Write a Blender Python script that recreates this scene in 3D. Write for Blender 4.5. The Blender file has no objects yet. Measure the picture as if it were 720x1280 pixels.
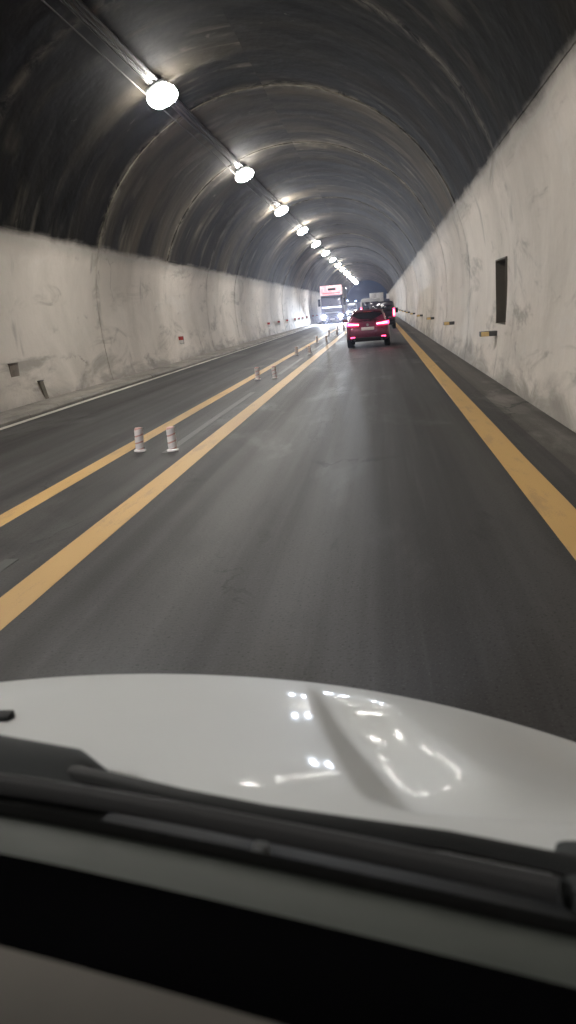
import bpy, bmesh, math, random
from mathutils import Vector, Matrix
random.seed(7)
sc = bpy.context.scene
COL = sc.collection
PI = math.pi

# ------------------------------------------------------------------ camera
CAM_H = 1.65
F_PX = 1000.0                      # focal length in pixels of a 1280 px tall frame
def camera():
    cam = bpy.data.cameras.new('camera')
    cam.sensor_fit = 'VERTICAL'; cam.sensor_height = 24.0
    cam.lens = 24.0 * F_PX / 1280.0
    cam.clip_start = 0.02; cam.clip_end = 5000
    cam.dof.use_dof = True; cam.dof.focus_distance = 22.0
    cam.dof.aperture_fstop = cam.lens / 6.5
    o = bpy.data.objects.new('camera', cam); COL.objects.link(o)
    yv = Vector(((474 - 360) / F_PX, (640 - 381) / F_PX, -1)).normalized()   # where the road runs to
    r = math.radians(4.5)
    d = Vector((math.cos(r), math.sin(r), 0))
    xv = (d - d.dot(yv) * yv).normalized()
    zv = xv.cross(yv)
    m = Matrix((xv, yv, zv)).to_4x4()
    m.translation = (0, 0, CAM_H)
    o.matrix_world = m
    sc.camera = o
camera()

# ------------------------------------------------------------------ world: late dusk
SUN_EL, SUN_ROT = math.radians(1.1), math.radians(180)
w = bpy.data.worlds.new('World'); sc.world = w; w.use_nodes = True
nt = w.node_tree
bg = nt.nodes['Background']
sky = nt.nodes.new('ShaderNodeTexSky'); sky.sky_type = 'NISHITA'; sky.sun_disc = False
sky.sun_elevation = SUN_EL; sky.sun_rotation = SUN_ROT
sky.dust_density = 0.0; sky.ozone_density = 10.0; sky.air_density = 0.7
nt.links.new(sky.outputs[0], bg.inputs[0]); bg.inputs[1].default_value = 0.05

vs = sc.view_settings
vs.view_transform = 'Standard'; vs.look = 'None'; vs.exposure = 0.15; vs.gamma = 1.0
vs.use_curve_mapping = False
cy = sc.cycles
cy.use_denoising = True
cy.max_bounces = 5; cy.diffuse_bounces = 3; cy.glossy_bounces = 2; cy.transmission_bounces = 4
cy.volume_bounces = 0; cy.use_adaptive_sampling = True; cy.adaptive_threshold = 0.025; cy.transparent_max_bounces = 8
cy.sample_clamp_indirect = 6.0
cy.caustics_reflective = False; cy.caustics_refractive = False

LAMP_L = 205.0        # radiance of the tunnel lamps

# ------------------------------------------------------------------ material helpers
class NT:
    def __init__(self, name):
        self.m = bpy.data.materials.new(name); self.m.use_nodes = True
        self.t = self.m.node_tree; self.b = self.t.nodes['Principled BSDF']
    def n(self, kind, **kw):
        x = self.t.nodes.new(kind)
        for k, v in kw.items(): setattr(x, k, v)
        return x
    def link(self, a, b): self.t.links.new(a, b)
    def put(self, sock, v):
        if isinstance(v, bpy.types.NodeSocket): self.link(v, sock)
        else: sock.default_value = v
    def math(self, op, a, b=None, c=None, clamp=False):
        x = self.n('ShaderNodeMath', operation=op); x.use_clamp = clamp
        self.put(x.inputs[0], a)
        if b is not None: self.put(x.inputs[1], b)
        if c is not None: self.put(x.inputs[2], c)
        return x.outputs[0]
    def mix(self, f, a, b):
        x = self.n('ShaderNodeMix', data_type='RGBA')
        self.put(x.inputs[0], f); self.put(x.inputs[6], a if isinstance(a, bpy.types.NodeSocket) else (*a, 1) if len(a) == 3 else a)
        self.put(x.inputs[7], b if isinstance(b, bpy.types.NodeSocket) else (*b, 1) if len(b) == 3 else b)
        return x.outputs[2]
    def mul(self, c, f):
        x = self.n('ShaderNodeVectorMath', operation='SCALE')
        self.put(x.inputs[0], c); self.put(x.inputs[3], f)
        return x.outputs[0]
    def pos(self):
        g = self.n('ShaderNodeNewGeometry'); s = self.n('ShaderNodeSeparateXYZ')
        self.link(g.outputs['Position'], s.inputs[0])
        return s.outputs[0], s.outputs[1], s.outputs[2]
    def vec(self, x, y, z=0.0):
        c = self.n('ShaderNodeCombineXYZ')
        for i, v in enumerate((x, y, z)): self.put(c.inputs[i], v)
        return c.outputs[0]
    def noise(self, v, scale, detail=4.0, rough=0.55, dist=0.0):
        x = self.n('ShaderNodeTexNoise')
        if v is not None: self.link(v, x.inputs['Vector'])
        x.inputs['Scale'].default_value = scale; x.inputs['Detail'].default_value = detail
        x.inputs['Roughness'].default_value = rough; x.inputs['Distortion'].default_value = dist
        return x.outputs['Fac']
    def step(self, v, lo, hi):
        x = self.n('ShaderNodeMapRange', interpolation_type='SMOOTHSTEP')
        self.put(x.inputs['Value'], v)
        self.put(x.inputs['From Min'], lo); self.put(x.inputs['From Max'], hi)
        return x.outputs[0]
    def bump(self, h, strength, dist=0.02):
        x = self.n('ShaderNodeBump'); self.put(x.inputs['Height'], h)
        x.inputs['Strength'].default_value = strength; x.inputs['Distance'].default_value = dist
        self.link(x.outputs[0], self.b.inputs['Normal'])
    def objc(self):
        return self.n('ShaderNodeTexCoord').outputs['Object']

def flat(name, col, rough=0.5, metal=0.0, coat=0.0, var=0.15, scale=6.0, spec=0.5):
    a = NT(name)
    f = a.noise(a.objc(), scale, 4)
    lo = tuple(c * (1 - var) for c in col); hi = tuple(min(1, c * (1 + var)) for c in col)
    a.link(a.mix(f, lo, hi), a.b.inputs['Base Color'])
    a.put(a.b.inputs['Roughness'], a.math('MULTIPLY_ADD', f, 0.2, rough - 0.1))
    a.b.inputs['Metallic'].default_value = metal
    a.b.inputs['Coat Weight'].default_value = coat; a.b.inputs['Coat Roughness'].default_value = 0.05
    a.b.inputs['Specular IOR Level'].default_value = spec
    return a.m
def emit(name, col, strength, base=(0.6, 0.6, 0.6)):
    a = NT(name)
    f = a.noise(a.objc(), 9.0, 2)
    a.b.inputs['Base Color'].default_value = (*base, 1)
    a.b.inputs['Emission Color'].default_value = (*col, 1)
    a.put(a.b.inputs['Emission Strength'], a.math('MULTIPLY_ADD', f, strength * 0.2, strength * 0.9))
    return a.m

# tunnel cross section
CX, CZ, RAD = -2.75, 2.2, 5.2
PAINT_R, PAINT_L = 4.06, 3.80      # height of the pale paint on each side

def mat_lining():
    a = NT('tunnel_lining')
    x, y, z = a.pos()
    dx = a.math('SUBTRACT', x, CX); dz = a.math('SUBTRACT', z, CZ)
    th = a.math('MULTIPLY', a.math('ARCTAN2', dz, a.math('ABSOLUTE', dx)), RAD)
    side = a.math('GREATER_THAN', x, CX)
    th2 = a.math('MULTIPLY_ADD', side, 40.0, th)
    P = a.vec(th2, y)
    streak = a.noise(a.vec(a.math('MULTIPLY', th2, 0.20), y), 0.6, 4, 0.52, 0.5)
    fine = a.noise(a.vec(a.math('MULTIPLY', th2, 0.22), y), 1.7, 3, 0.5, 0.5)
    patch = a.noise(P, 0.33, 5, 0.6, 0.6)
    blot = a.noise(P, 1.5, 6, 0.65, 0.8)
    grain = a.noise(P, 14, 4, 0.6)
    at = a.n('ShaderNodeAttribute', attribute_type='OBJECT'); at.attribute_name = 'tone'
    tone = at.outputs['Fac']
    # bare, sooty vault
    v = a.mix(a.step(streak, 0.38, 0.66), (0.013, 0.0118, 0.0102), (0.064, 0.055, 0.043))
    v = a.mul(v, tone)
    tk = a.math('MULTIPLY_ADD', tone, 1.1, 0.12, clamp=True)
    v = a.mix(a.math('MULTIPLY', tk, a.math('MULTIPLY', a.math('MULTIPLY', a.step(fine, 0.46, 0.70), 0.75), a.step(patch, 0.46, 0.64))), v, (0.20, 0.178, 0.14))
    jy = a.math('ABSOLUTE', a.math('SUBTRACT', a.math('FRACT', a.math('MULTIPLY', a.math('ADD', y, 29.7), 1 / 7.5)), 0.5))
    jm = a.math('MULTIPLY', a.step(a.math('MULTIPLY_ADD', streak, 0.12, jy), 0.50, 0.58), a.step(blot, 0.40, 0.60))
    v = a.mix(a.math('MULTIPLY', jm, 0.9), v, (0.21, 0.19, 0.155))
    v = a.mix(a.math('MULTIPLY', a.step(blot, 0.66, 0.72), a.math('MULTIPLY', tk, 0.7)), v, (0.12, 0.108, 0.09))
    v = a.mix(a.math('MULTIPLY', a.step(patch, 0.60, 0.72), a.math('MULTIPLY', tk, 0.35)), v, (0.10, 0.085, 0.06))
    blw = a.noise(a.vec(th2, a.math('MULTIPLY', y, 0.28)), 1.5, 6, 0.65, 0.8)
    # pale, dirty paint on the lower walls
    pt = a.mix(a.step(patch, 0.35, 0.68), (0.66, 0.605, 0.545), (0.54, 0.495, 0.44))
    pt = a.mix(a.math('MULTIPLY', a.step(streak, 0.50, 0.78), 0.26), pt, (0.30, 0.28, 0.245))
    pt = a.mix(a.math('MULTIPLY', a.step(blw, 0.57, 0.72), 0.6), pt, (0.245, 0.22, 0.19))
    pt = a.mix(a.math('MULTIPLY', a.step(a.noise(a.vec(a.math('MULTIPLY', th2, 0.5), y), 0.9, 3), 0.62, 0.70), a.math('MULTIPLY', a.step(fine, 0.45, 0.62), 0.5)), pt, (0.21, 0.195, 0.17))
    pt = a.mix(a.math('MULTIPLY', a.step(fine, 0.60, 0.75), 0.18), pt, (0.60, 0.56, 0.51))
    runs = a.math('MULTIPLY', a.step(a.math('MULTIPLY_ADD', fine, 0.16, jy), 0.52, 0.60), a.step(blot, 0.42, 0.62))
    pt = a.mix(a.math('MULTIPLY', runs, 0.55), pt, (0.19, 0.175, 0.15))
    big = a.noise(a.vec(a.math('MULTIPLY', th2, 0.7), a.math('MULTIPLY', y, 0.22)), 0.8, 5, 0.68, 0.9)
    pt = a.mix(a.math('MULTIPLY', a.step(big, 0.55, 0.68), 0.7), pt, (0.235, 0.215, 0.185))
    pt = a.mix(a.math('MULTIPLY', a.step(big, 0.42, 0.32), 0.5), pt, (0.63, 0.60, 0.56))
    # splash dirt along the foot
    foot = a.math('MULTIPLY_ADD', blw, 2.2, a.math('MULTIPLY', z, -1.0))
    pt = a.mix(a.math('MULTIPLY', a.step(foot, 0.45, 1.2), 0.72), pt, (0.17, 0.155, 0.135))
    # hairline cracks and scrapes
    vo = a.n('ShaderNodeTexVoronoi', feature='DISTANCE_TO_EDGE')
    a.link(a.vec(a.math('MULTIPLY_ADD', blot, 0.35, a.math('MULTIPLY', th2, 0.55)), a.math('MULTIPLY_ADD', patch, 1.6, a.math('MULTIPLY', y, 0.45))), vo.inputs['Vector'])
    vo.inputs['Scale'].default_value = 0.8
    crack = a.math('MULTIPLY', a.math('SUBTRACT', 1.0, a.step(vo.outputs['Distance'], 0.003, 0.011)), a.step(patch, 0.56, 0.66))
    pt = a.mix(a.math('MULTIPLY', crack, 0.5), pt, (0.12, 0.105, 0.09))
    pt = a.mix(a.math('MULTIPLY_ADD', grain, 0.3, -0.05), pt, (0.40, 0.37, 0.33))
    lim = a.math('MULTIPLY_ADD', side, PAINT_R - PAINT_L, PAINT_L)
    e = a.math('SUBTRACT', lim, z)
    e = a.math('MULTIPLY_ADD', a.math('SUBTRACT', blw, 0.5), 0.35, e)
    e = a.math('MULTIPLY_ADD', a.math('SUBTRACT', fine, 0.5), 0.05, e)
    msk = a.step(e, -0.10, 0.14)
    soot = a.math('SUBTRACT', 1.0, a.step(e, 0.0, 0.55))
    pt = a.mix(a.math('MULTIPLY', soot, 0.6), pt, (0.20, 0.185, 0.165))
    a.link(a.mix(msk, v, pt), a.b.inputs['Base Color'])
    a.put(a.b.inputs['Roughness'], a.math('MULTIPLY_ADD', streak, 0.3, 0.65))
    a.put(a.b.inputs['Specular IOR Level'], a.math('MULTIPLY_ADD', msk, 0.26, 0.03))
    h = a.noise(P, 1.1, 4, 0.55)
    a.bump(h, 0.45, 0.08)
    return a.m

def mat_asphalt(name, lo, hi, patchy=0.0):
    a = NT(name)
    x, y, z = a.pos()
    P = a.vec(x, y)
    track = a.noise(a.vec(a.math('MULTIPLY', x, 1.15), a.math('MULTIPLY', y, 0.022)), 1.5, 4, 0.55, 0.1)
    drag = a.noise(a.vec(a.math('MULTIPLY', x, 5.0), a.math('MULTIPLY', y, 0.12)), 1.6, 5, 0.6)
    pat = a.noise(a.vec(x, a.math('MULTIPLY', y, 0.35)), 0.7, 5, 0.6, 0.4)
    grain = a.noise(P, 90, 3, 0.7)
    c = a.mix(a.step(track, 0.36, 0.64), lo, hi)
    c = a.mix(a.math('MULTIPLY', a.step(drag, 0.5, 0.72), 0.35), c, tuple(v * 1.35 for v in hi))
    c = a.mix(a.math('MULTIPLY', a.step(pat, 0.55, 0.70), 0.35 + patchy), c, tuple(v * (1.5 + 1.6 * patchy) for v in hi))
    c = a.mix(a.math('MULTIPLY', a.step(pat, 0.46, 0.34), 0.4), c, tuple(v * 0.7 for v in lo))
    c = a.mix(a.step(grain, 0.58, 0.74), c, tuple(v * 2.2 for v in hi))
    c = a.mix(a.step(a.noise(P, 55, 2), 0.42, 0.30), c, tuple(v * 0.45 for v in lo))
    oil = a.noise(a.vec(a.math('MULTIPLY', x, 1.6), a.math('MULTIPLY', y, 0.5)), 1.1, 5, 0.7, 0.7)
    c = a.mix(a.math('MULTIPLY', a.step(oil, 0.60, 0.72), 0.55), c, tuple(v * 0.5 for v in lo))
    vo = a.n('ShaderNodeTexVoronoi', feature='DISTANCE_TO_EDGE')
    a.link(a.vec(a.math('MULTIPLY_ADD', oil, 0.5, a.math('MULTIPLY', x, 0.35)), a.math('MULTIPLY_ADD', pat, 0.6, a.math('MULTIPLY', y, 0.16))), vo.inputs['Vector'])
    vo.inputs['Scale'].default_value = 1.0
    ck = a.math('MULTIPLY', a.math('SUBTRACT', 1.0, a.step(vo.outputs['Distance'], 0.002, 0.008)), a.step(pat, 0.46, 0.56))
    c = a.mix(a.math('MULTIPLY', ck, 0.8), c, (0.012, 0.012, 0.012))
    a.link(c, a.b.inputs['Base Color'])
    r = a.math('MULTIPLY_ADD', track, -0.30, 0.76)
    r = a.math('MULTIPLY_ADD', a.step(pat, 0.52, 0.66), -0.08, r)
    a.put(a.b.inputs['Roughness'], r); a.b.inputs['Specular IOR Level'].default_value = 0.24
    a.bump(a.noise(P, 45, 2), 0.35, 0.006)
    return a.m

def mat_paint(name, col, worn=(0.10, 0.09, 0.08), amount=0.6):
    a = NT(name)
    x, y, z = a.pos()
    n1 = a.noise(a.vec(a.math('MULTIPLY', x, 3.0), a.math('MULTIPLY', y, 0.5)), 2.0, 6, 0.65)
    n2 = a.noise(a.vec(x, y), 60, 3)
    c = a.mix(a.noise(a.vec(x, a.math('MULTIPLY', y, 0.15)), 1.3, 4), tuple(v * 0.86 for v in col), tuple(v * 1.08 for v in col))
    c = a.mix(a.math('MULTIPLY', a.step(a.math('MULTIPLY_ADD', n2, 0.35, n1), 0.70, 0.82), amount), c, worn)
    a.link(c, a.b.inputs['Base Color'])
    a.b.inputs['Roughness'].default_value = 0.55
    a.bump(n2, 0.3, 0.004)
    return a.m

def mat_concrete(name, lo, hi):
    a = NT(name)
    x, y, z = a.pos()
    n1 = a.noise(a.vec(x, a.math('MULTIPLY', y, 0.4), z), 1.6, 6, 0.65, 0.4)
    n2 = a.noise(a.vec(x, y, z), 25, 4)
    c = a.mix(a.step(n1, 0.32, 0.68), lo, hi)
    c = a.mix(a.math('MULTIPLY', n2, 0.4), c, tuple(v * 0.6 for v in lo))
    a.link(c, a.b.inputs['Base Color'])
    a.b.inputs['Roughness'].default_value = 0.8
    a.bump(a.math('MULTIPLY_ADD', n1, 1.5, n2), 0.5, 0.02)
    return a.m

M = {}
M['lining'] = mat_lining()
M['rock'] = flat('rock', (0.06, 0.055, 0.05), 0.9)
M['asphalt'] = mat_asphalt('asphalt', (0.025, 0.0238, 0.0238), (0.047, 0.0455, 0.045))
M['shoulder'] = mat_asphalt('shoulder_asphalt', (0.050, 0.046, 0.042), (0.085, 0.078, 0.070), 0.45)
M['yellow'] = mat_paint('yellow_road_paint', (0.53, 0.325, 0.11), amount=0.25)
M['white_line'] = mat_paint('white_road_paint', (0.56, 0.53, 0.47), amount=0.6)
M['old_line'] = mat_paint('worn_road_paint', (0.062, 0.060, 0.058), worn=(0.05, 0.05, 0.05), amount=1.0)
M['kerb'] = mat_concrete('kerb_concrete', (0.16, 0.145, 0.125), (0.30, 0.275, 0.24))
M['ground'] = mat_concrete('ground_soil', (0.05, 0.055, 0.035), (0.09, 0.085, 0.06))
M['steel'] = flat('galvanised_steel', (0.32, 0.33, 0.33), 0.45, 0.7)
M['tray'] = flat('dusty_tray', (0.13, 0.125, 0.115), 0.85, var=.6, scale=1.5, spec=.1)
M['dark_steel'] = flat('dark_steel', (0.07, 0.07, 0.07), 0.55, 0.3)
M['rubber'] = flat('rubber', (0.018, 0.018, 0.019), 0.75)
M['black_plastic'] = flat('black_plastic', (0.010, 0.0105, 0.011), 0.65, spec=.25)
M['post_white'] = flat('post_white', (0.86, 0.80, 0.80), 0.45)
M['post_red'] = flat('post_red', (0.62, 0.36, 0.32), 0.45)
M['reflector_amber'] = flat('reflector_amber', (0.85, 0.62, 0.28), 0.25)
M['reflector_red'] = flat('reflector_red', (0.50, 0.06, 0.05), 0.3)
M['reflector_white'] = flat('reflector_white', (0.85, 0.83, 0.80), 0.3)
M['lamp_glow'] = emit('lamp_glow', (1.0, 0.965, 0.905), LAMP_L)
M['glass_dark'] = flat('dark_glass', (0.012, 0.012, 0.016), 0.12, spec=0.8, var=0.05)
M['sign_white'] = flat('sign_white', (0.75, 0.74, 0.72), 0.4)

# ------------------------------------------------------------------ mesh helpers
def thing(name, label, cat, loc=(0, 0, 0), rz=0.0, group=None):
    o = bpy.data.objects.new(name, None); COL.objects.link(o)
    o.location = loc; o.rotation_euler = (0, 0, rz); o.empty_display_size = 0.2
    o['label'] = label; o['category'] = cat
    if group: o['group'] = group
    return o
def tag(o, label, cat, group=None):
    o['label'] = label; o['category'] = cat
    if group: o['group'] = group
    return o
def struct(o): o['kind'] = 'structure'; return o

class MB:
    def __init__(self): self.bm = bmesh.new()
    def box(self, x0, x1, y0, y1, z0, z1, bev=0.0, seg=2, xf=None):
        t = bmesh.new()
        bmesh.ops.create_cube(t, size=1.0)
        for v in t.verts:
            v.co = Vector((x0 + (v.co.x + .5) * (x1 - x0), y0 + (v.co.y + .5) * (y1 - y0), z0 + (v.co.z + .5) * (z1 - z0)))
        if bev > 0: bmesh.ops.bevel(t, geom=t.edges[:], offset=bev, segments=seg, affect='EDGES', profile=0.5)
        return self._add(t, xf)
    def _add(self, t, xf=None):
        if xf: bmesh.ops.transform(t, matrix=xf, verts=t.verts[:])
        me = bpy.data.meshes.new('tmp'); t.to_mesh(me); t.free()
        self.bm.from_mesh(me); bpy.data.meshes.remove(me)
        return self
    def cyl(self, a, b, r0, r1=None, n=16, caps=True):
        a, b = Vector(a), Vector(b); r1 = r0 if r1 is None else r1
        return self.tube([a, b], [r0, r1], n, caps)
    def tube(self, pts, rad, n=8, caps=True, flat=1.0):
        pts = [Vector(p) for p in pts]
        if not hasattr(rad, '__len__'): rad = [rad] * len(pts)
        rings = []
        for i, p in enumerate(pts):
            d = (pts[min(i + 1, len(pts) - 1)] - pts[max(i - 1, 0)]).normalized()
            up = Vector((0, 0, 1)) if abs(d.z) < 0.95 else Vector((0, 1, 0))
            s = d.cross(up).normalized(); u = s.cross(d)
            rings.append([p + (s * math.cos(2 * PI * k / n) + u * math.sin(2 * PI * k / n) * flat) * rad[i] for k in range(n)])
        return self.loft(rings, caps)
    def loft(self, rings, caps=True, closed=True):
        bm = self.bm
        vr = [[bm.verts.new(p) for p in r] for r in rings]
        n = len(rings[0])
        for i in range(len(vr) - 1):
            for k in range(n if closed else n - 1):
                k2 = (k + 1) % n
                bm.faces.new((vr[i][k], vr[i][k2], vr[i + 1][k2], vr[i + 1][k]))
        if caps and closed:
            bm.faces.new(vr[0][::-1]); bm.faces.new(vr[-1])
        return self
    def poly(self, pts):
        self.bm.faces.new([self.bm.verts.new(p) for p in pts]); return self
    def prism(self, outline, axis_vec):
        a = [Vector(p) for p in outline]; d = Vector(axis_vec)
        return self.loft([a, [p + d for p in a]])
    def mesh(self, name, mat, smooth=True, angle=40):
        bmesh.ops.recalc_face_normals(self.bm, faces=self.bm.faces[:])
        me = bpy.data.meshes.new(name); self.bm.to_mesh(me); self.bm.free()
        if mat is not None: me.materials.append(M[mat] if isinstance(mat, str) else mat)
        if smooth:
            me.shade_smooth(); me.set_sharp_from_angle(angle=math.radians(angle))
        return me
    def obj(self, name, mat, parent=None, smooth=True, angle=40):
        return link(name, self.mesh(name, mat, smooth, angle), parent)
def link(name, me, parent=None, loc=None):
    o = bpy.data.objects.new(name, me); COL.objects.link(o)
    if parent: o.parent = parent
    if loc: o.location = loc
    return o
def solid_grid(mb, f, us, vs_, thick=None):
    """sheet f(u,v) -> Vector; with thick a back sheet offset along z closes it"""
    bm = mb.bm
    top = [[bm.verts.new(f(u, v)) for v in vs_] for u in us]
    def quads(g, flip=False):
        for i in range(len(us) - 1):
            for j in range(len(vs_) - 1):
                q = (g[i][j], g[i + 1][j], g[i + 1][j + 1], g[i][j + 1])
                bm.faces.new(q[::-1] if flip else q)
    quads(top)
    if thick:
        bot = [[bm.verts.new(f(u, v) - Vector((0, 0, thick))) for v in vs_] for u in us]
        quads(bot, True)
        n, m = len(us), len(vs_)
        rim = [(i, 0) for i in range(n)] + [(n - 1, j) for j in range(1, m)] + [(i, m - 1) for i in range(n - 2, -1, -1)] + [(0, j) for j in range(m - 2, 0, -1)]
        for k in range(len(rim)):
            a, b = rim[k], rim[(k + 1) % len(rim)]
            bm.faces.new((top[a[0]][a[1]], bot[a[0]][a[1]], bot[b[0]][b[1]], top[b[0]][b[1]]))
    return mb
def lin(a, b, n): return [a + (b - a) * i / (n - 1) for i in range(n)]

# ------------------------------------------------------------------ ground, road, markings
Y0, Y1 = -29.7, 195.3
RING = 7.5
struct(MB().box(-330, 330, -60, 640, -0.6, -0.05).obj('ground', 'ground', smooth=False))
road = struct(MB().box(-7.2, 1.72, Y0, 640, -0.35, 0.0).obj('road', 'asphalt', smooth=False))
struct(MB().box(1.723, 2.55, Y0, Y1, -0.35, -0.004).obj('shoulder', 'shoulder', smooth=False))
def line(name, x, wdt, mat, y0=Y0, y1=600, z=0.004):
    m = MB()
    us = lin(y0, y1, max(2, int((y1 - y0) / 2.0)))
    rnd = random.Random(int(abs(x) * 1000))
    e = [(rnd.uniform(-.008, .008), rnd.uniform(-.008, .008)) for _ in us]
    rings = [[Vector((x - wdt / 2 + e[i][0], u, z)), Vector((x + wdt / 2 + e[i][1], u, z)), Vector((x + wdt / 2, u, z - 0.0035)), Vector((x - wdt / 2, u, z - 0.0035))] for i, u in enumerate(us)]
    return m.loft(rings).obj(name, mat, road, smooth=False)
line('yellow_line', -3.53, 0.22, 'yellow')
line('yellow_line', -2.385, 0.265, 'yellow')
line('yellow_line', 1.29, 0.28, 'yellow')
line('white_line', -6.88, 0.15, 'white_line')
for k in range(9):
    line('old_dash', -2.84, 0.11, 'old_line', -2 + k * 12.0, 5.5 + k * 12.0, 0.0035)

# kerb blocks along the left wall, gutter blocks along the right wall
kerb = struct(thing('kerb', '', ''))
for k in ('label', 'category'): del kerb[k]
kerb['kind'] = 'structure'
kme = MB()
prof = [(-7.02, -0.1), (-7.02, 0.05), (-7.07, 0.10), (-7.45, 0.115), (-7.98, 0.12), (-7.98, -0.1)]
kme.loft([[Vector((px, 0.008, pz)) for px, pz in prof], [Vector((px, 1.492, pz)) for px, pz in prof]])
kmesh = kme.mesh('kerb_stone', 'kerb', False)
for i in range(int((Y1 - Y0) / 1.5)):
    o = link('kerb_stone', kmesh, kerb, (random.uniform(-.006, .006), Y0 + i * 1.5, random.uniform(-.004, .004)))
gut = thing('gutter', '', '')
for k in ('label', 'category'): del gut[k]
gut['kind'] = 'structure'
gme = MB()
prof = [(2.27, -0.1), (2.27, 0.010), (2.285, 0.025), (2.52, 0.035), (2.52, -0.1)]
gme.loft([[Vector((px, 0.006, pz)) for px, pz in prof], [Vector((px, 1.494, pz)) for px, pz in prof]])
gmesh = gme.mesh('gutter_stone', mat_concrete('gutter_concrete', (0.30, 0.28, 0.25), (0.50, 0.47, 0.42)), False)
for i in range(int((Y1 - Y0) / 1.5)):
    link('gutter_stone', gmesh, gut, (random.uniform(-.012, .012), Y0 + i * 1.5, random.uniform(-.006, .006)))

# ------------------------------------------------------------------ tunnel
tunnel = thing('road_tunnel', 'arched concrete road tunnel with dark sooty vault and pale dirty painted walls', 'tunnel')
def half(z):
    if z >= CZ: return math.sqrt(max(0, RAD ** 2 - (z - CZ) ** 2))
    return RAD - 0.20 * ((CZ - z) / CZ) ** 2
SPR_R, SPR_L = 4.08, 3.82          # height at which a ring splits into walls and vault
def ring_mesh(name, pts, ys, hole=None, thick=0.3):
    """pts: cross-section points about the tunnel axis; ys along; hole=(i0,i1,j0,j1) grid cells left open"""
    m = MB(); bm = m.bm
    inn = [[bm.verts.new((p[0], y, p[1])) for y in ys] for p in pts]
    out = []
    for p in pts:
        d = Vector((p[0], 0, p[1])).normalized() * thick
        out.append([bm.verts.new((p[0] + d.x, y, p[1] + d.z)) for y in ys])
    n, k = len(pts), len(ys)
    for i in range(n - 1):
        for j in range(k - 1):
            if hole and hole[0] <= i < hole[1] and hole[2] <= j < hole[3]: continue
            bm.faces.new((inn[i][j], inn[i + 1][j], inn[i + 1][j + 1], inn[i][j + 1]))
            bm.faces.new((out[i][j], out[i][j + 1], out[i + 1][j + 1], out[i + 1][j]))
    for g0, g1 in ((0, 1),):
        for i in range(n - 1):
            bm.faces.new((inn[i][0], out[i][0], out[i + 1][0], inn[i + 1][0]))
            bm.faces.new((inn[i][-1], inn[i + 1][-1], out[i + 1][-1], out[i][-1]))
        for j in range(k - 1):
            bm.faces.new((inn[0][j], inn[0][j + 1], out[0][j + 1], out[0][j]))
            bm.faces.new((inn[-1][j], out[-1][j], out[-1][j + 1], inn[-1][j + 1]))
    if hole:
        i0, i1, j0, j1 = hole
        for i in range(i0, i1):
            for j in (j0, j1): bm.faces.new((inn[i][j], inn[i + 1][j], out[i + 1][j], out[i][j]))
        for j in range(j0, j1):
            for i in (i0, i1): bm.faces.new((inn[i][j], inn[i][j + 1], out[i][j + 1], out[i][j]))
    me = m.mesh(name, 'lining', True, 30)
    return me
a0 = math.asin((SPR_R - CZ) / RAD); a1 = math.asin((SPR_L - CZ) / RAD)
vault_pts = [(RAD * math.cos(t), RAD * math.sin(t)) for t in lin(a0, PI - a1, 41)]
zs = [-0.35, 0.0, 0.35, 0.7, 1.09, 1.5, 1.9, 2.36, 2.8, 3.2, 3.5]
wall_r = [(half(z), z - CZ) for z in zs + [SPR_R - .008]]
wall_l = [(-half(z), z - CZ) for z in zs + [SPR_L - .008]][::-1]
ysr = [0.02, RING - 0.02]
NICHE = (16.22, 17.62)
vm = ring_mesh('vault_ring', vault_pts, ysr)
wl = ring_mesh('wall_panel', wall_l, ysr)
wr = ring_mesh('wall_panel', wall_r, ysr)
NR = int(round((Y1 - Y0) / RING))
for i in range(NR):
    y = Y0 + i * RING
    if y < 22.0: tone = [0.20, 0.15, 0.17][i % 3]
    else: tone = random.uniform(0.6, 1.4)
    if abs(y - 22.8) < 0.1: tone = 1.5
    s = 1 + random.uniform(-0.004, 0.004)
    for nm, me in (('vault_ring', vm), ('wall_panel', wl), ('wall_panel', wr)):
        if me is wr and y < NICHE[0] - RING < y + RING: continue
        if me is wr and y < NICHE[0] < y + RING:
            me = ring_mesh('wall_panel', wall_r, [0.02 - RING, NICHE[0] - y, NICHE[1] - y, RING - 0.02], hole=(4, 7, 1, 2))
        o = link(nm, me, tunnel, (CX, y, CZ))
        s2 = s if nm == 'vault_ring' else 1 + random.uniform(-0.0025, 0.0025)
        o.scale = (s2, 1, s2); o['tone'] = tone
# niche lining and rock behind the rings
m = MB(); xo = CX + half(1.7)
m.box(xo + 0.30, xo + 0.36, NICHE[0] - .1, NICHE[1] + .1, 0.95, 2.5)
m.obj('niche_back', flat('niche_concrete', (0.11, 0.095, 0.078), 0.9), tunnel)
for (ya, yb, za, zb) in ((NICHE[0] + .004, NICHE[0] + .03, 1.095, 2.355), (NICHE[1] - .03, NICHE[1] - .004, 1.095, 2.355), (NICHE[0] + .032, NICHE[1] - .032, 2.325, 2.355)):
    MB().box(xo - 0.025, xo + 0.298, ya, yb, za, zb).obj('niche_lining', bpy.data.materials['niche_concrete'], tunnel)
m = MB()
m.box(xo - 0.03, xo + 0.10, NICHE[0] - .02, NICHE[1] + .02, 1.03, 1.085, 0.01)
m.obj('niche_sill', 'kerb', tunnel)
zz_ = lin(-0.4, CZ, 8)
sh = [(CX + half(z) + 0.42, z) for z in zz_] + [(CX + (RAD + 0.42) * math.cos(t), (RAD + 0.42) * math.sin(t) + CZ) for t in lin(0, PI, 41)[1:-1]] + [(CX - half(z) - 0.42, z) for z in zz_[::-1]]
m = MB(); m.loft([[Vector((px, Y0 - .2, pz)) for px, pz in sh], [Vector((px, Y1 - .05, pz)) for px, pz in sh]], caps=False, closed=False)
m.obj('rock_shell', 'rock', tunnel)
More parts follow.
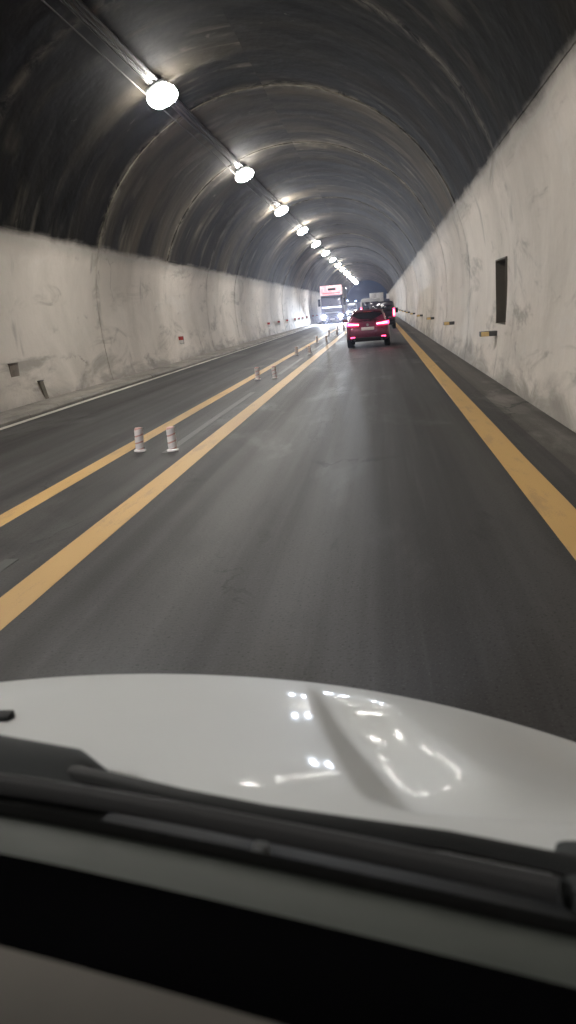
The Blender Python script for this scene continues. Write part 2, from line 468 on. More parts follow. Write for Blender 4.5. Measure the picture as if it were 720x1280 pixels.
# closed far end behind the camera: bulkhead of bare concrete some way back
m = MB(); pts = [(CX + (RAD + 0.4) * math.cos(t), (RAD + 0.4) * math.sin(t) + CZ) for t in lin(-0.45, PI + 0.45, 33)]
# portal head wall at the exit
outer = [(-26, -0.4), (-26, 13), (20, 13), (20, -0.4)]
m = MB(); bm = m.bm
inner = [(CX + (RAD + 0.1) * math.cos(t), (RAD + 0.1) * math.sin(t) + CZ) for t in lin(-0.52, PI + 0.52, 33)]
outr = []
for t in lin(-0.52, PI + 0.52, 33):
    c, s_ = math.cos(t), math.sin(t); k = min(22 / max(abs(c), 1e-3), (11 if s_ > 0 else 2.6) / max(abs(s_), 1e-3))
    outr.append((CX + k * c, CZ + k * s_))
for ya in (Y1, Y1 + 0.6):
    vi = [bm.verts.new((p[0], ya, p[1])) for p in inner]; vo = [bm.verts.new((p[0], ya, p[1])) for p in outr]
    for i in range(32): bm.faces.new((vi[i], vi[i + 1], vo[i + 1], vo[i]))
m.obj('portal_wall', 'kerb', tunnel, smooth=False)

# drain outlets low on the left wall, near the camera
def wall_x(z, side): return CX + side * half(z)
d = thing('drain_outlet', 'dark square rust-stained drain outlet low on left wall, nearest the camera', 'drain', (wall_x(.85, -1), 16.75, 0.66))
m = MB(); m.box(-0.05, 0.006, -.22, .20, 0, .36, .004); m.obj('cover', flat('rusty_cover', (0.17, 0.14, 0.115), 0.9, var=0.6, scale=7), d)
m = MB(); m.box(-0.05, 0.03, -.24, .18, .362, .38, .004); m.obj('lip', 'kerb', d)
d = thing('drain_chute', 'dark grimy drain chute leaning at the foot of the left wall', 'drain', (wall_x(.2, -1), 17.9, 0.10), 0)
m = MB(); m.prism([(-.05, .02, 0), (-.05, .22, 0), (-.05, .02, .44), (-.05, -.16, .44)], (.058, 0, 0)); m.obj('trough', flat('grimy_trough', (0.15, 0.13, 0.105), 0.9, var=0.5), d)
m = MB(); m.box(-.05, .025, -.18, .03, .442, .462, .004); m.obj('lip', 'dark_steel', d)

# ------------------------------------------------------------------ cable tray and lamps on the left of the vault
LX, LZ = -4.75, 6.77
ang = math.atan2(LZ - CZ, LX - CX)
nrm = Vector((math.cos(ang), 0, math.sin(ang)))         # outwards, into the vault
tan = Vector((-nrm.z, 0, nrm.x))
tray = thing('cable_tray', 'long galvanised cable tray running along the vault beside the lamps', 'cable tray')
def along(off_t, off_n): return Vector((LX, 0, LZ)) + tan * off_t + nrm * off_n
tme = MB()
for (t0, t1, n0, n1) in ((-.12, .12, .150, .158), (-.12, -.112, .10, .150), (.112, .12, .10, .150)):
    a, b, c, e = along(t0, n0), along(t1, n0), along(t1, n1), along(t0, n1)
    q = [p - Vector((LX, 0, LZ)) for p in (a, b, c, e)]
    tme.loft([[p + Vector((0, .01, 0)) for p in q], [p + Vector((0, 5.78, 0)) for p in q]])
tm = tme.mesh('tray_section', 'tray', False)
for i in range(34):
    link('tray_section', tm, tray, (LX, Y0 + 2 + i * 5.8, LZ))
for off, r in ((-.08, .028), (0.0, .022), (.07, .03)):
    pts = [along(off + .02 * math.sin(i * 1.7 + off * 40), .118 + 0.012 * math.sin(i * 2.3)) + Vector((0, Y0 + 2 + i * 2.9, 0)) for i in range(68)]
    MB().tube(pts, r, 6).obj('cable', 'rubber', tray)
# bright loose conduit beside it
pts = [along(.33 + .012 * math.sin(i * .9), .155) + Vector((0, Y0 + 2 + i * 2.9, 0)) for i in range(68)]
MB().tube(pts, .016, 6).obj('conduit', 'tray', tray)

rot = Matrix.Rotation(math.atan2(nrm.x, nrm.z), 4, 'Y')    # local +z -> outwards
hm = MB(); hm.box(-.26, .26, -.40, .40, -.06, .075, .05, 2, rot); hmesh = hm.mesh('housing', 'steel')
dm = MB()
rows = []
for (z, sx, sy) in ((-.04, .27, .42), (-.10, .34, .49), (-.17, .34, .48), (-.24, .28, .40), (-.28, .17, .26)):
    rows.append([rot @ Vector((sx * (abs(math.cos(t)) ** .7) * math.copysign(1, math.cos(t)), sy * (abs(math.sin(t)) ** .7) * math.copysign(1, math.sin(t)), z)) for t in [2 * PI * (k + .5) / 16 for k in range(16)]])
dm.loft(rows); dmesh = dm.mesh('diffuser', 'lamp_glow')
bm_ = MB(); bm_.box(-.03, .03, -.03, .03, .07, .24, 0, 1, rot)
bmesh_ = bm_.mesh('bracket', 'steel', False)
ORD = ['nearest', 'second', 'third', 'fourth', 'fifth', 'sixth', 'seventh', 'eighth', 'ninth', 'tenth', 'eleventh', 'twelfth', 'thirteenth', 'fourteenth', 'farthest']
ROW = 'lamps in a row along the vault'
for k in range(-4, 15):
    if k == 0: lb = 'largest, glaring white lamp on the vault, nearest in the row'
    elif k == 14: lb = 'tiny farthest lamp of the row on the vault, by the tunnel exit'
    elif k > 0: lb = '%s lamp from the camera in the row on the vault' % ORD[k]
    else: lb = {-1: 'lamp on the vault above the bonnet, just out of view', -2: 'lamp on the vault close behind the camera, out of view', -3: 'lamp on the vault second behind the camera, out of view', -4: 'lamp on the vault farthest behind the camera, out of view'}[k]
    t = thing('tunnel_lamp', lb, 'lamp', (LX, 19.7 + 11.6 * k, LZ), 0, ROW)
    link('housing', hmesh, t); link('diffuser', dmesh, t); link('bracket', bmesh_, t, (0, -.25, 0)); link('bracket', bmesh_, t, (0, .25, 0))

# ------------------------------------------------------------------ striped posts between the yellow lines
def post_meshes():
    r = .054
    out = {}
    m = MB(); m.tube([(0, 0, 0.0), (0, 0, .018), (0, 0, .03)], [.08, .08, .058], 14); out['base'] = m.mesh('base', 'post_white')
    m = MB(); m.tube([(0, 0, .028), (0, 0, .30), (0, 0, .315)], [r, r, r * .8], 14); out['body'] = m.mesh('tube', 'post_red')
    bands = []
    for z0 in (.040, .132, .224):
        m = MB()
        rings = []
        for zz, rr in ((0, r + .001), (0, r + .004), (.072, r + .004), (.072, r + .001)):
            rings.append([Vector((rr * math.cos(a), rr * math.sin(a), z0 + zz + .016 * math.cos(a))) for a in [2 * PI * q / 18 for q in range(18)]])
        m.loft(rings, caps=False); bands.append(m.mesh('band', 'post_white'))
    out['bands'] = bands
    return out
pm = post_meshes()
for k in range(10):
    y = 10.2 + 10.6 * k
    for j, x in enumerate((-3.24, -2.77)):
        side = ('left', 'right')[j]
        nth = ['nearest', 'second', 'third', 'fourth', 'fifth', 'sixth', 'seventh', 'eighth', 'ninth', 'tenth'][k]
        t = thing('delineator_post', '%s red and white striped post of the %s pair between the yellow lines' % (side, nth), 'post', (x + random.uniform(-.02, .02), y + random.uniform(-.1, .1), 0.004), random.uniform(0, .6), 'striped posts in pairs between the yellow lines')
        link('base', pm['base'], t)
        b = link('tube', pm['body'], t)
        for bme in pm['bands']: link('band', bme, b)
        t.rotation_euler[1] = random.uniform(-.05, .05)

# ------------------------------------------------------------------ wall reflectors
fm = MB(); fm.box(-.33, -.17, -.015, .0, -.045, .045, .008); fme = fm.mesh('face', 'reflector_amber')
am = MB(); am.box(-.34, .06, .002, .26, -.05, .05, .012); ame = am.mesh('housing', 'dark_steel')
ORDN = ['nearest', 'second', 'third', 'fourth', 'fifth', 'sixth', 'seventh', 'eighth', 'ninth', 'tenth', 'eleventh', 'twelfth', 'thirteenth', 'fourteenth']
for k in range(14):
    t = thing('wall_reflector', ('amber faced reflector box just below the niche in the right wall' if k == 0 else '%s amber reflector box along the right wall, counting from the niche' % ORDN[k]), 'reflector', (wall_x(.9, 1), 17.2 + 9.7 * k, .90), 0, 'amber reflectors along the right wall')
    link('housing', ame, t); link('face', fme, t)
rm = MB(); rm.box(-.03, .16, -.02, .0, .0, .13, .01); rme = rm.mesh('red_face', 'reflector_red')
wm = MB(); wm.box(-.03, .16, -.02, .0, -.14, -.004, .01); wme = wm.mesh('white_face', 'reflector_white')
pmh = MB(); pmh.box(-.06, .17, .002, .05, -.15, .14, .01); pme = pmh.mesh('plate', 'dark_steel')
for k, y in enumerate((31.6, 57.6, 63.5, 69.5, 76, 80, 84, 88.5, 97, 103)):
    lb = ['small red and white reflector alone on the left wall, nearest the camera'] + ['%s red and white reflector of the cluster far along the left wall' % s for s in ('first', 'second', 'third', 'fourth', 'fifth', 'sixth', 'seventh', 'eighth', 'ninth')]
    t = thing('wall_reflector', lb[k], 'reflector', (wall_x(.9, -1), y, .90), 0, 'red and white reflectors on the left wall')
    link('plate', pme, t); link('red_face', rme, t); link('white_face', wme, t)

# small white sign on the right wall by the exit
t = thing('wall_sign', 'small white sign high on the right wall near the tunnel exit', 'sign', (1.95, 176, 2.75))
MB().box(-.38, .30, 0, .03, 0, 1.05, .02).obj('panel', 'sign_white', t)
MB().box(.25, .75, .035, .08, .45, .55).obj('bracket', 'steel', t)

# ------------------------------------------------------------------ vehicles
def wheel(parent, x, y, r=.34, wdt=.23, side=1):
    o = MB().tube([(x - wdt / 2, y, r), (x - wdt / 2 + .03, y, r), (x + wdt / 2 - .03, y, r), (x + wdt / 2, y, r)], [r * .9, r, r, r * .9], 20).obj('wheel', 'rubber', parent)
    MB().tube([(x + side * wdt * .5, y, r), (x + side * (wdt * .5 + .012), y, r)], [r * .64, r * .58], 16).obj('rim', 'steel', o)
    return o
def sect(y, hw, z0, z1, tw, n=28, p=.38, cx=0):
    """rounded body section: half width hw at the foot, tw at the top"""
    out = []
    for k in range(n):
        a = 2 * PI * (k + .5) / n
        c, s = math.cos(a), math.sin(a)
        sx = math.copysign(abs(c) ** p, c); sz = math.copysign(abs(s) ** p, s)
        q = (sz + 1) / 2
        out.append(Vector((cx + sx * (hw + (tw - hw) * q), y, z0 + (z1 - z0) * q)))
    return out
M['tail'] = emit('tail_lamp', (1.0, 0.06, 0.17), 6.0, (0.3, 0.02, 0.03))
M['tail_core'] = emit('tail_lamp_core', (1.0, 0.40, 0.55), 14.0, (0.5, 0.2, 0.2))
M['plate'] = flat('number_plate', (0.75, 0.72, 0.70), 0.4)
M['head'] = emit('head_lamp', (0.80, 0.88, 1.0), 400.0)
M['marker'] = emit('marker_lamp', (0.40, 0.55, 1.0), 40.0)

def suv(loc):
    t = thing('car', 'dark burgundy hatchback with red tail lights lit, nearest car ahead', 'car', loc)
    paint = flat('burgundy_paint', (0.15, 0.026, 0.062), 0.3, 0.3, 0.8, var=.08)
    M['burgundy'] = paint
    # lower body (rear at local y=0, front at +4.3)
    m = MB()
    m.loft([sect(0.0, .70, .42, .80, .70), sect(.05, .80, .34, .92, .78), sect(.16, .86, .27, 1.02, .84), sect(.5, .89, .24, 1.04, .86), sect(2.2, .89, .22, 1.02, .86), sect(3.3, .88, .24, .98, .82), sect(4.05, .82, .26, .86, .72), sect(4.3, .66, .34, .68, .60)])
    # cabin
    m.loft([sect(.10, .76, .90, 1.10, .70, p=.3), sect(.32, .80, .94, 1.34, .62, p=.3), sect(.62, .82, .94, 1.475, .60, p=.3), sect(1.4, .82, .94, 1.51, .61, p=.3), sect(2.2, .81, .94, 1.46, .58, p=.3), sect(3.1, .76, .90, .98, .66, p=.3)])
    b = m.obj('body', paint, t, angle=50)
    def rear(zz):   # y of the tail gate glass at a height
        return .115 + (zz - 1.04) * .72
    m = MB(); rr = []
    for zz, hw in ((1.06, .62), (1.12, .655), (1.30, .60), (1.40, .545)):
        rr.append([Vector((u * hw, rear(zz) - .055 + .05 * abs(u) ** 3, zz)) for u in lin(-1, 1, 11)])
    m.loft(rr, closed=False); m.obj('rear_window', 'glass_dark', t)
    m = MB(); m.box(-.60, .60, .27, .52, 1.435, 1.465, .012); m.obj('roof_spoiler', paint, t)
    m = MB(); m.box(-.16, .16, .27, .285, 1.405, 1.425); m.obj('high_brake_light', 'reflector_red', t)
    for s in (-1, 1):
        m = MB()
        pts = []
        for u in lin(0, 1, 7):
            x = s * (.36 + .50 * u); y = -.035 + .16 * u ** 3
            pts.append((x, y, .925 + .035 * u, .035 + .035 * u))
        m.loft([[Vector((x, y - .02, z - hh)), Vector((x, y - .02, z + hh)), Vector((x, y + .07, z + hh)), Vector((x, y + .07, z - hh))] for x, y, z, hh in pts])
        tl = m.obj('tail_light', 'tail', t)
        m = MB()
        m.loft([[Vector((x, y - .032, z - .012)), Vector((x, y - .032, z + .014)), Vector((x, y - .01, z + .014)), Vector((x, y - .01, z - .012))] for x, y, z, hh in pts[:6]])
        m.obj('light_bar', 'tail_core', tl)
        m = MB(); m.box(s * .62 - .09, s * .62 + .09, -.015, .05, .40, .455, .01); m.obj('bumper_reflector', 'tail', t)  # no lamps: these reflectors are made to glow in place of returned light
        m = MB(); m.tube([(s * .55, -.03, .315), (s * .55, .15, .315)], [.055, .055], 12, flat=.55); m.obj('exhaust_tip', 'steel', t)
        m = MB(); m.box(s * .98 - .11, s * .98 + .09, 2.45, 2.55, 1.0, 1.14, .035); m.obj('side_mirror', paint, t)
        for y in (.80, 3.45): wheel(t, s * .76, y, .335, .23, s)
        m = MB(); m.tube([(s * .60, .6, 1.50), (s * .62, 1.2, 1.535), (s * .60, 2.1, 1.50)], .018, 8); m.obj('roof_rail', 'dark_steel', t)
    MB().box(-.26, .26, -.022, .02, .70, .815, .008).obj('number_plate', 'plate', t)
    MB().tube([(0, -.02, .905), (0, -.035, .905)], [.055, .05], 16).obj('badge', 'steel', t)
    MB().box(-.66, .66, -.03, .1, .26, .42, .03).obj('lower_bumper', 'black_plastic', t)
    MB().tube([(0, .04, 1.075), (.20, .05, 1.12), (.38, .06, 1.13)], .012, 6).obj('rear_wiper', 'black_plastic', t)
    return t
suv((-0.50, 33.2, 0.004))

def van(name, label, cat, loc, rz, W, Hh, L, paint, tails=True, heads=False, z_sill=.95, win=True, nose=.9):
    """one-box van; local y=0 rear, +L front; shown from rear (tails) or front (heads)"""
    t = thing(name, label, cat, loc, rz)
    w2 = W / 2
    m = MB()
    m.loft([sect(0.0, w2 * .93, .35, Hh * .95, w2 * .82, p=.26), sect(.08, w2 * .98, .28, Hh * .985, w2 * .88, p=.26), sect(.4, w2, .26, Hh, w2 * .9, p=.26), sect(L - nose - .9, w2, .26, Hh, w2 * .9, p=.26), sect(L - nose, w2, .26, Hh * .80, w2 * .86, p=.28), sect(L - nose * .6, w2, .28, z_sill + .12, w2 * .9, p=.3), sect(L - .12, w2 * .95, .30, z_sill - .05, w2 * .86, p=.3), sect(L, w2 * .86, .36, z_sill - .25, w2 * .8, p=.3)])
    m.obj('body', paint, t, angle=50)
    if win:
        for s in (-1, 1):
            MB().box(min(s * .03, s * w2 * .78), max(s * .03, s * w2 * .78), -.02, .04, z_sill + .22, Hh * .86, .03).obj('rear_window', 'glass_dark', t)
    m = MB(); zt = Hh * .80
    rr = []
    for q in lin(0, 1, 6):
        zz = z_sill + .16 + (zt - z_sill - .12) * q; yy = L - nose * .57 - nose * .43 * q
        rr.append([Vector((u * w2 * (.84 - .06 * q), yy + .03 - .06 * u * u, zz)) for u in lin(-1, 1, 9)])
    m.loft(rr, closed=False); m.obj('windscreen', 'glass_dark', t)
    for s in (-1, 1):
        tl = MB().box(s * w2 * .88 - .07, s * w2 * .88 + .07, -.03, .06, z_sill - .12, z_sill + .42, .02).obj('tail_light', 'tail' if tails else 'reflector_red', t)
        if tails: MB().box(s * w2 * .88 - .03, s * w2 * .88 + .03, -.045, .0, z_sill - .02, z_sill + .28, .01).obj('light_core', 'tail_core', tl)
        MB().tube([(s * w2 * .70, L - .10, .74), (s * w2 * .70, L + .012, .74)], [.11, .10], 16).obj('headlight', 'head' if heads else 'sign_white', t)
        MB().box(s * (w2 + .13) - .1, s * (w2 + .13) + .1, L - nose - .55, L - nose - .42, z_sill + .08, z_sill + .42, .03).obj('side_mirror', 'black_plastic', t)
        for y in (.85, L - .95): wheel(t, s * (w2 - .13), y, .34, .24, s)
    MB().box(-.26, .26, -.025, .02, .58, .70, .008).obj('number_plate', 'plate', t)
    MB().box(-w2 * .9, w2 * .9, -.06, .1, .30, .50, .03).obj('rear_bumper', 'black_plastic', t)
    MB().box(-w2 * .62, w2 * .62, L - .05, L + .02, .52, .70, .02).obj('grille', 'black_plastic', t)
    if heads:
        for s in (-1, 1): spot(t, (s * w2 * .70, L + .08, .74), heads, 8.0, 44)
    return t
def spot(parent, loc, power, down=3.0, size=55):
    l = bpy.data.lights.new('headlight_beam', 'SPOT'); l.energy = power; l.color = (.78, .87, 1.0)
    l.spot_size = math.radians(size); l.spot_blend = .6; l.shadow_soft_size = .08
    o = bpy.data.objects.new('headlight_beam', l); COL.objects.link(o); o.parent = parent
    o.location = loc; o.rotation_euler = (math.radians(90 - down), 0, 0)

M['van_dark'] = flat('van_dark_paint', (0.022, 0.016, 0.022), .3, .2, .7)
M['van_white'] = flat('van_white_paint', (0.62, 0.62, 0.62), .35, 0, .5)
van('van', 'dark people carrier with lit tail lights just ahead of the burgundy car', 'van', (0.18, 56.0, 0.004), 0, 1.78, 1.86, 4.5, 'van_dark', z_sill=.95)
van('van', 'white panel van between dark people carrier and white box lorry', 'van', (-0.80, 76.0, 0.004), 0, 1.95, 2.30, 5.0, 'van_white', z_sill=1.1)
van('van', 'oncoming white van with glaring headlights behind the truck', 'van', (-4.75, 146.0, 0.004), PI, 1.95, 2.25, 5.0, 'van_white', False, 6000.0, z_sill=1.1)

def box_lorry(loc):
    t = thing('box_lorry', 'tall white box lorry far ahead near the tunnel exit', 'lorry', loc)
    MB().box(-1.22, 1.22, 0, 6.6, 1.05, 3.74, .03).obj('cargo_box', 'van_white', t)
    for s in (-1, 1):
        MB().box(min(s * .02, s * 1.15), max(s * .02, s * 1.15), -.03, -.004, 1.12, 3.64, .01).obj('rear_door', 'sign_white', t)
        MB().tube([(s * .25, -.05, 1.2), (s * .25, -.05, 3.55)], .02, 8).obj('lock_rod', 'steel', t)
        MB().box(s * .95 - .18, s * .95 + .18, -.06, .02, .72, .86, .01).obj('tail_light', 'tail', t)
        for y in (1.4, 7.0): wheel(t, s * 1.0, y, .48, .30, s)
    MB().box(-.45, .45, .1, 8.4, .65, 1.04).obj('chassis', 'dark_steel', t)
    MB().box(-1.2, 1.2, -.05, .05, .45, .6, .02).obj('underrun_bar', 'dark_steel', t)
    m = MB(); m.loft([sect(6.75, 1.15, .6, 2.75, 1.08, p=.25), sect(8.1, 1.15, .6, 2.7, 1.05, p=.25), sect(8.45, 1.1, .6, 1.6, 1.05, p=.25)]); m.obj('cab', 'van_white', t)
    MB().box(-.26, .26, -.08, -.055, .62, .72).obj('number_plate', 'plate', t)
box_lorry((-.4, 147.0, 0.004))

def truck(loc):
    t = thing('truck', 'oncoming articulated truck with glaring headlights and pink lit roof sign', 'truck', loc, PI)
    cab = flat('truck_paint', (0.10, 0.10, 0.14), .3, .2, .7); M['truck_paint'] = cab
    # local +y is forward, front face near y = 0
    m = MB()
    m.loft([sect(-2.1, 1.24, .55, 3.45, 1.22, p=.2), sect(-.5, 1.24, .45, 3.45, 1.2, p=.2), sect(-.16, 1.24, .40, 3.30, 1.16, p=.22), sect(-.02, 1.20, .40, 2.5, 1.14, p=.22), sect(.02, 1.16, .42, 1.75, 1.12, p=.22)])
    m.obj('cab', cab, t, angle=50)
    m = MB(); rr = []
    for q in lin(0, 1, 5): rr.append([Vector((u * (1.08 - .05 * q), .02 - .16 * q - .10 * u * u, 1.95 + .92 * q)) for u in lin(-1, 1, 9)])
    m.loft(rr, closed=False); m.obj('windscreen', 'glass_dark', t)
    MB().box(-1.16, 1.16, -.14, .16, 2.84, 2.98, .03).obj('sun_visor', 'black_plastic', t)
    pink = NT('roof_sign_face'); f = pink.noise(pink.objc(), 2.2, 3)
    pc = pink.mix(pink.step(f, .45, .6), (1.0, .42, .50), (1.0, .72, .76))
    pink.link(pc, pink.b.inputs['Emission Color']); pink.b.inputs['Emission Strength'].default_value = 0.85
    pink.b.inputs['Base Color'].default_value = (.5, .3, .3, 1)
    sg = MB().box(-1.22, 1.22, -.42, -.06, 3.10, 4.16, .06).obj('roof_sign', pink.m, t)
    MB().box(-.52, .34, -.062, -.045, 3.62, 3.86, .008).obj('dark_mark', 'black_plastic', sg)
    MB().box(-.98, .98, -.062, -.045, 3.30, 3.36, .004).obj('red_stripe', 'reflector_red', sg)
    MB().box(-1.1, 1.1, .0, .06, 1.72, 1.86, .02).obj('light_bar', emit('light_bar_glow', (.8, .88, 1), 2.2), t)
    for i in range(5):
        MB().box(-.78, .78, .015, .05, .82 + i * .17, .92 + i * .17, .015).obj('grille_slat', 'steel' if i in (2,) else 'dark_steel', t)
    MB().box(-1.2, 1.2, -.1, .10, .38, .60, .05).obj('bumper', cab, t)
    for s in (-1, 1):
        hl = MB().box(s * .95 - .21, s * .95 + .21, .0, .09, .68, .93, .05).obj('headlight', 'head', t)
        MB().box(s * .95 - .12, s * .95 + .12, .08, .115, .45, .53, .02).obj('fog_light', 'head', t)
        MB().box(s * 1.42 - .14, s * 1.42 + .14, -.45, -.25, 1.95, 2.75, .05).obj('side_mirror', 'black_plastic', t)
        MB().tube([(s * 1.2, -.3, 2.7), (s * 1.42, -.35, 2.7)], .03, 8).obj('mirror_arm', 'black_plastic', t)
        wheel(t, s * 1.05, -1.3, .5, .32, s)
        MB().tube([(s * .95, .02, 1.79), (s * .95, .075, 1.79)], [.04, .035], 10).obj('marker_light', 'marker', t)
        spot(t, (s * .95, .16, .80), 8000.0, 9.0, 44)
        for y in (-9.5, -10.8, -12.1): wheel(t, s * 1.0, y, .5, .34, s)
    MB().box(-1.25, 1.25, -13.5, -2.6, 1.1, 3.95, .04).obj('trailer', 'van_white', t)
    MB().box(-.5, .5, -13.3, -2.0, .75, 1.09).obj('chassis', 'dark_steel', t)
    MB().box(-.26, .26, .10, .125, .44, .55).obj('number_plate', 'plate', t)
truck((-5.30, 93.0, 0.004))

# lamps out on the road beyond the exit
for i, (x, y) in enumerate(((-9.5, 240), (-9.6, 335))):
    t = thing('street_lamp', ('nearer', 'farther')[i] + ' of two low blue-white lamps on posts outside the tunnel exit', 'street lamp', (x, y, -.05), 0, 'lamps beyond the exit')
    MB().tube([(0, 0, 0), (0, 0, 3.6 + i * .3)], [.07, .045], 10).obj('post', 'steel', t)
    MB().box(-.1, .6, -.12, .12, 3.6 + i * .3, 3.72 + i * .3, .03).obj('head', 'dark_steel', t)
    MB().box(.05, .58, -.16, -.122, 3.42 + i * .3, 3.72 + i * .3, .01).obj('lens', 'marker', t)

# hill beyond
m = MB(); rnd = random.Random(3)
solid_grid(m, lambda u, v: Vector((u, v, -.3 + max(0, 1 - abs(v - 560) / 75) * (5 + 2.5 * math.sin(u * .013) + 1.2 * math.sin(u * .047 + 1)))), lin(-320, 320, 60), lin(480, 635, 14))
struct(m.obj('hill', 'ground'))

# ------------------------------------------------------------------ our own car
OX = -0.62
car = thing('car', 'silver white car the photo is taken from, bonnet, wipers and dashboard in foreground', 'car', (OX, 0, 0))
def smooth(a, b, x):
    t = max(0, min(1, (x - a) / (b - a))); return t * t * (3 - 2 * t)
def cowl_y(dx): return 0.955 - 0.26 * (math.sqrt(dx * dx + .015) - .03) - 0.02
def hood_z(dx, y):
    yc = cowl_y(dx)
    t = (y - .8)
    z = 1.088 - .105 * t - .03 * t * t - .058 * smooth(.8, 1.4, y) - .55 * max(0, y - 1.34) ** 2 - 2.2 * max(0, y - 1.62) ** 2
    a = abs(dx)
    z -= (.16 * a * a + .06 * max(0, a - .35) ** 2) * (.3 + .7 * smooth(.85, 1.5, y))
    xc = .585 + (.42 - .585) * (y - .93) / (1.6 - .93)           # crease runs outwards to the rear
    hgt = .046 * smooth(1.64, .98, y) * smooth(.83, .93, y)
    wd = .014 + .060 * smooth(1.6, .93, y)
    z -= hgt * max(0, min(1, (a - xc + wd * .4) / wd))
    # the outer panel swells up again towards the wing
    z += .046 * smooth(xc + wd * .6, xc + wd + .12, a) * smooth(1.60, 1.30, y) * smooth(.86, 1.02, y) * smooth(.98, .70, a)
    return z
hp = NT('silver_white_paint')
f = hp.noise(hp.objc(), 3.0, 3)
hp.link(hp.mix(f, (.545, .56, .56), (.59, .605, .60)), hp.b.inputs['Base Color'])
hp.b.inputs['Roughness'].default_value = .6; hp.b.inputs['Specular IOR Level'].default_value = .25
hp.b.inputs['Coat Weight'].default_value = .09; hp.b.inputs['Coat Roughness'].default_value = .085
hp.bump(hp.noise(hp.objc(), 7.0, 2), .03, .01)
M['car_paint'] = hp.m
m = MB()
us = lin(-1.05, 1.05, 243); vv = lin(0, 1, 70)
def hood_pt(dx, v):
    y0 = cowl_y(dx) - .012; y1 = 1.86 - .10 * abs(dx) ** 3 - .1 * dx * dx
    y = y0 + (y1 - y0) * v
    z = hood_z(dx, y)
    if v < .02: z -= .012
    return Vector((dx, y, z))
solid_grid(m, hood_pt, us, vv, .012)
m.obj('bonnet', 'car_paint', car, angle=60)
# front end and wings under the bonnet
m = MB()
rr = []
for (y, hw, z0, z1, tw) in ((-.4, .93, .35, .90, .90), (.8, .93, .35, .90, .88), (1.2, .92, .35, .80, .84), (1.4, .88, .36, .66, .80), (1.55, .82, .38, .58, .72), (1.70, .70, .42, .52, .62)):
    rr.append(sect(y, hw, z0, z1, tw, p=.24))
m.loft(rr); m.obj('front_body', 'car_paint', car)
MB().box(-.50, .50, 1.66, 1.74, .40, .52, .02).obj('grille', 'black_plastic', car)
for s in (-1, 1):
    MB().box(s * .68 - .14, s * .68 + .14, 1.50, 1.62, .50, .60, .03).obj('headlight', 'sign_white', car)
    spot(car, (s * .66, 1.72, .56), 160.0, 4.0, 44)
    wheel(car, s * .80, 1.05, .34, .23, s); wheel(car, s * .80, -1.65, .34, .23, s)
    # sill, door skin, pillars, roof edge (out of view, they shade the cabin)
    MB().box(s * .99 - .03, s * .99 + .03, -2.0, .55, .30, 1.08, .02).obj('door', 'car_paint', car)
    MB().tube([(s * .88, .66, 1.06), (s * .76, .08, 1.70), (s * .70, -.25, 1.78)], [.05, .045, .05], 10).obj('pillar', 'car_paint', car)
    MB().tube([(s * .90, -2.0, 1.06), (s * .72, -1.75, 1.76)], [.07, .07], 10).obj('pillar', 'car_paint', car)
m = MB(); solid_grid(m, lambda u, v: Vector((u, v, 1.80 - .06 * u * u - .03 * (v + .8) ** 2)), lin(-.76, .76, 13), lin(-1.85, .02, 13), .05)
m.obj('roof', 'car_paint', car)

def strip(name, mat, o0, o1, z0, z1, x0=-.88, x1=.88, thick=.02, bulge=0.0, n=40):
    m = MB()
    solid_grid(m, lambda dx, v: Vector((dx, cowl_y(dx) + o0 + (o1 - o0) * v, z0 + (z1 - z0) * v + bulge * math.sin(PI * v) - .03 * dx * dx)), lin(x0, x1, n), lin(0, 1, 9), thick)
    return m.obj(name, mat, car, angle=60)
M['cowl'] = flat('cowl_plastic', (0.012, 0.0125, 0.012), .65, var=.3, spec=.2)
M['dash_grey'] = flat('dash_grey', (0.046, 0.052, 0.045), .7, var=.2, scale=14)
M['dash_black_shade'] = flat('dash_black_shade', (0.0022, 0.0022, 0.0026), .95, var=.3, spec=.0)  # black pad, its colour lowered further to hold the shade over it
M['dash_brown'] = flat('dash_brown', (0.088, 0.079, 0.068), .8, var=.35, scale=5)
M['frit'] = flat('windscreen_frit', (0.010, 0.010, 0.010), .6, spec=.15)
strip('cowl_panel', 'cowl', .02, -.105, 1.055, 1.105, bulge=.006)
strip('windscreen_edge', 'frit', -.108, -.150, 1.115, 1.150)
strip('dash_ledge', 'dash_grey', -.153, -.240, 1.135, 1.148, bulge=.008)
strip('dash_shaded_pad', 'dash_black_shade', -.228, -.39, 1.153, 1.19, bulge=.012)
strip('dash_top', 'dash_brown', -.372, -.80, 1.198, 1.20, bulge=.012)

def on_cowl(dx, off, z): return Vector((dx, cowl_y(dx) + off, z - .03 * dx * dx))
wp = thing('windscreen_wiper', 'x', 'x')
bpy.data.objects.remove(wp)
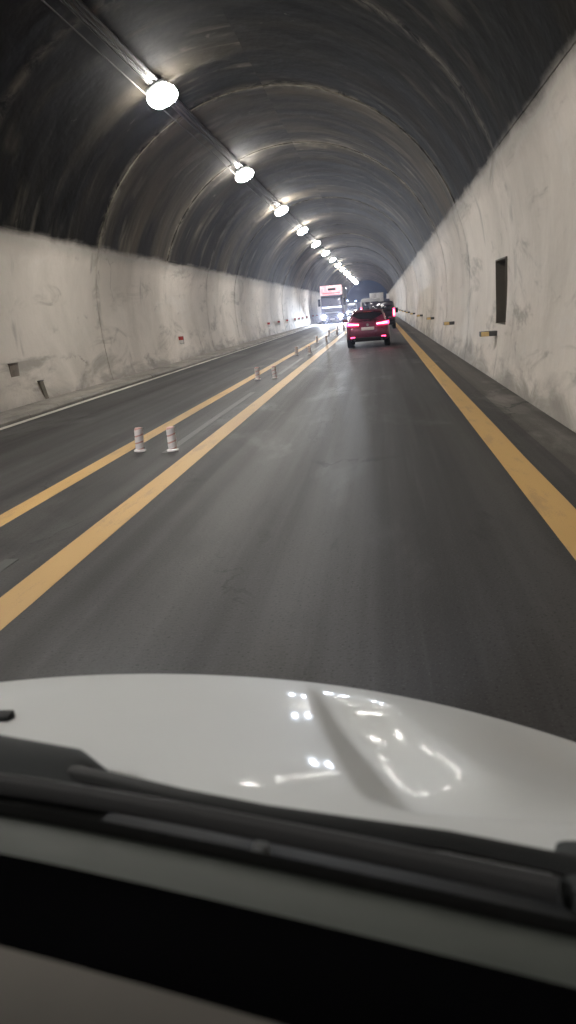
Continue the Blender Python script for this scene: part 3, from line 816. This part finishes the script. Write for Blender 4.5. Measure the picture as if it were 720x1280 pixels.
# wipers: arm, blade, pivot cap
for (xa, xb, off) in ((-.02, .86, -.050), (-.86, -.10, -.062)):
    pts = [on_cowl(x, off + .012 * math.sin(i), 1.118 + .010 * math.sin(PI * i / 9)) for i, x in enumerate(lin(xa, xb, 10))]
    wpr = MB().tube(pts, [.012] * 9 + [.02], 8, flat=.8).obj('wiper_arm', 'black_plastic', car)
    pts = [on_cowl(x, off - .034, 1.126) for x in lin(xa + .05, xb - .1, 10)]
    MB().tube(pts, .011, 8, flat=1.2).obj('wiper_blade', 'rubber', wpr)
# rounded cap over the left pivot, block at the right
M['cap'] = flat('cap_plastic', (0.038, 0.041, 0.042), .75, spec=.2)
c = on_cowl(.20, -.005, 1.085)
c2 = on_cowl(-.15, .0, 1.09)
m = MB(); m.tube([on_cowl(-.12, -.03, 1.11), on_cowl(.05, -.028, 1.115), on_cowl(.21, -.03, 1.108), on_cowl(.25, -.036, 1.10), on_cowl(.27, -.036, 1.09)], [.040, .044, .040, .028, .006], 14, flat=.85); m.obj('pivot_cap', 'cap', car)
m = MB(); p = on_cowl(.80, -.02, 1.09); m.box(p.x - .03, p.x + .07, p.y - .05, p.y + .03, p.z - .03, p.z + .035, .012); m.obj('pivot_cap', 'cap', car)
p = on_cowl(.47, -.098, 1.108); m = MB(); m.tube([p, p + Vector((0, 0, .010))], [.010, .008], 12); m.obj('cowl_clip', 'steel', car)
# washer jet on the bonnet
m = MB(); q = (-.072, 1.20); zz = hood_z(*q); m.box(q[0] - .022, q[0] + .022, q[1] - .012, q[1] + .018, zz - .004, zz + .012, .004); m.obj('washer_jet', 'black_plastic', car)



# ------------------------------------------------------------------ thin haze added to put a glow around lamps and headlights
HAZE = 0.0003
hz = MB().box(-331, 331, -61, 641, -1.7, 13.6).obj('haze', None, smooth=False)
hm_ = bpy.data.materials.new('haze_air'); hm_.use_nodes = True
t_ = hm_.node_tree; t_.nodes.remove(t_.nodes['Principled BSDF'])
pv = t_.nodes.new('ShaderNodeVolumePrincipled')
pv.inputs['Color'].default_value = (.78, .79, 1.0, 1); pv.inputs['Density'].default_value = HAZE
pv.inputs['Anisotropy'].default_value = .86
t_.links.new(pv.outputs[0], t_.nodes['Material Output'].inputs['Volume'])
hz.data.materials.append(hm_); hz['kind'] = 'stuff'
hz['label'] = 'thin bluish haze added for glow around the lamps and headlights'; hz['category'] = 'haze'
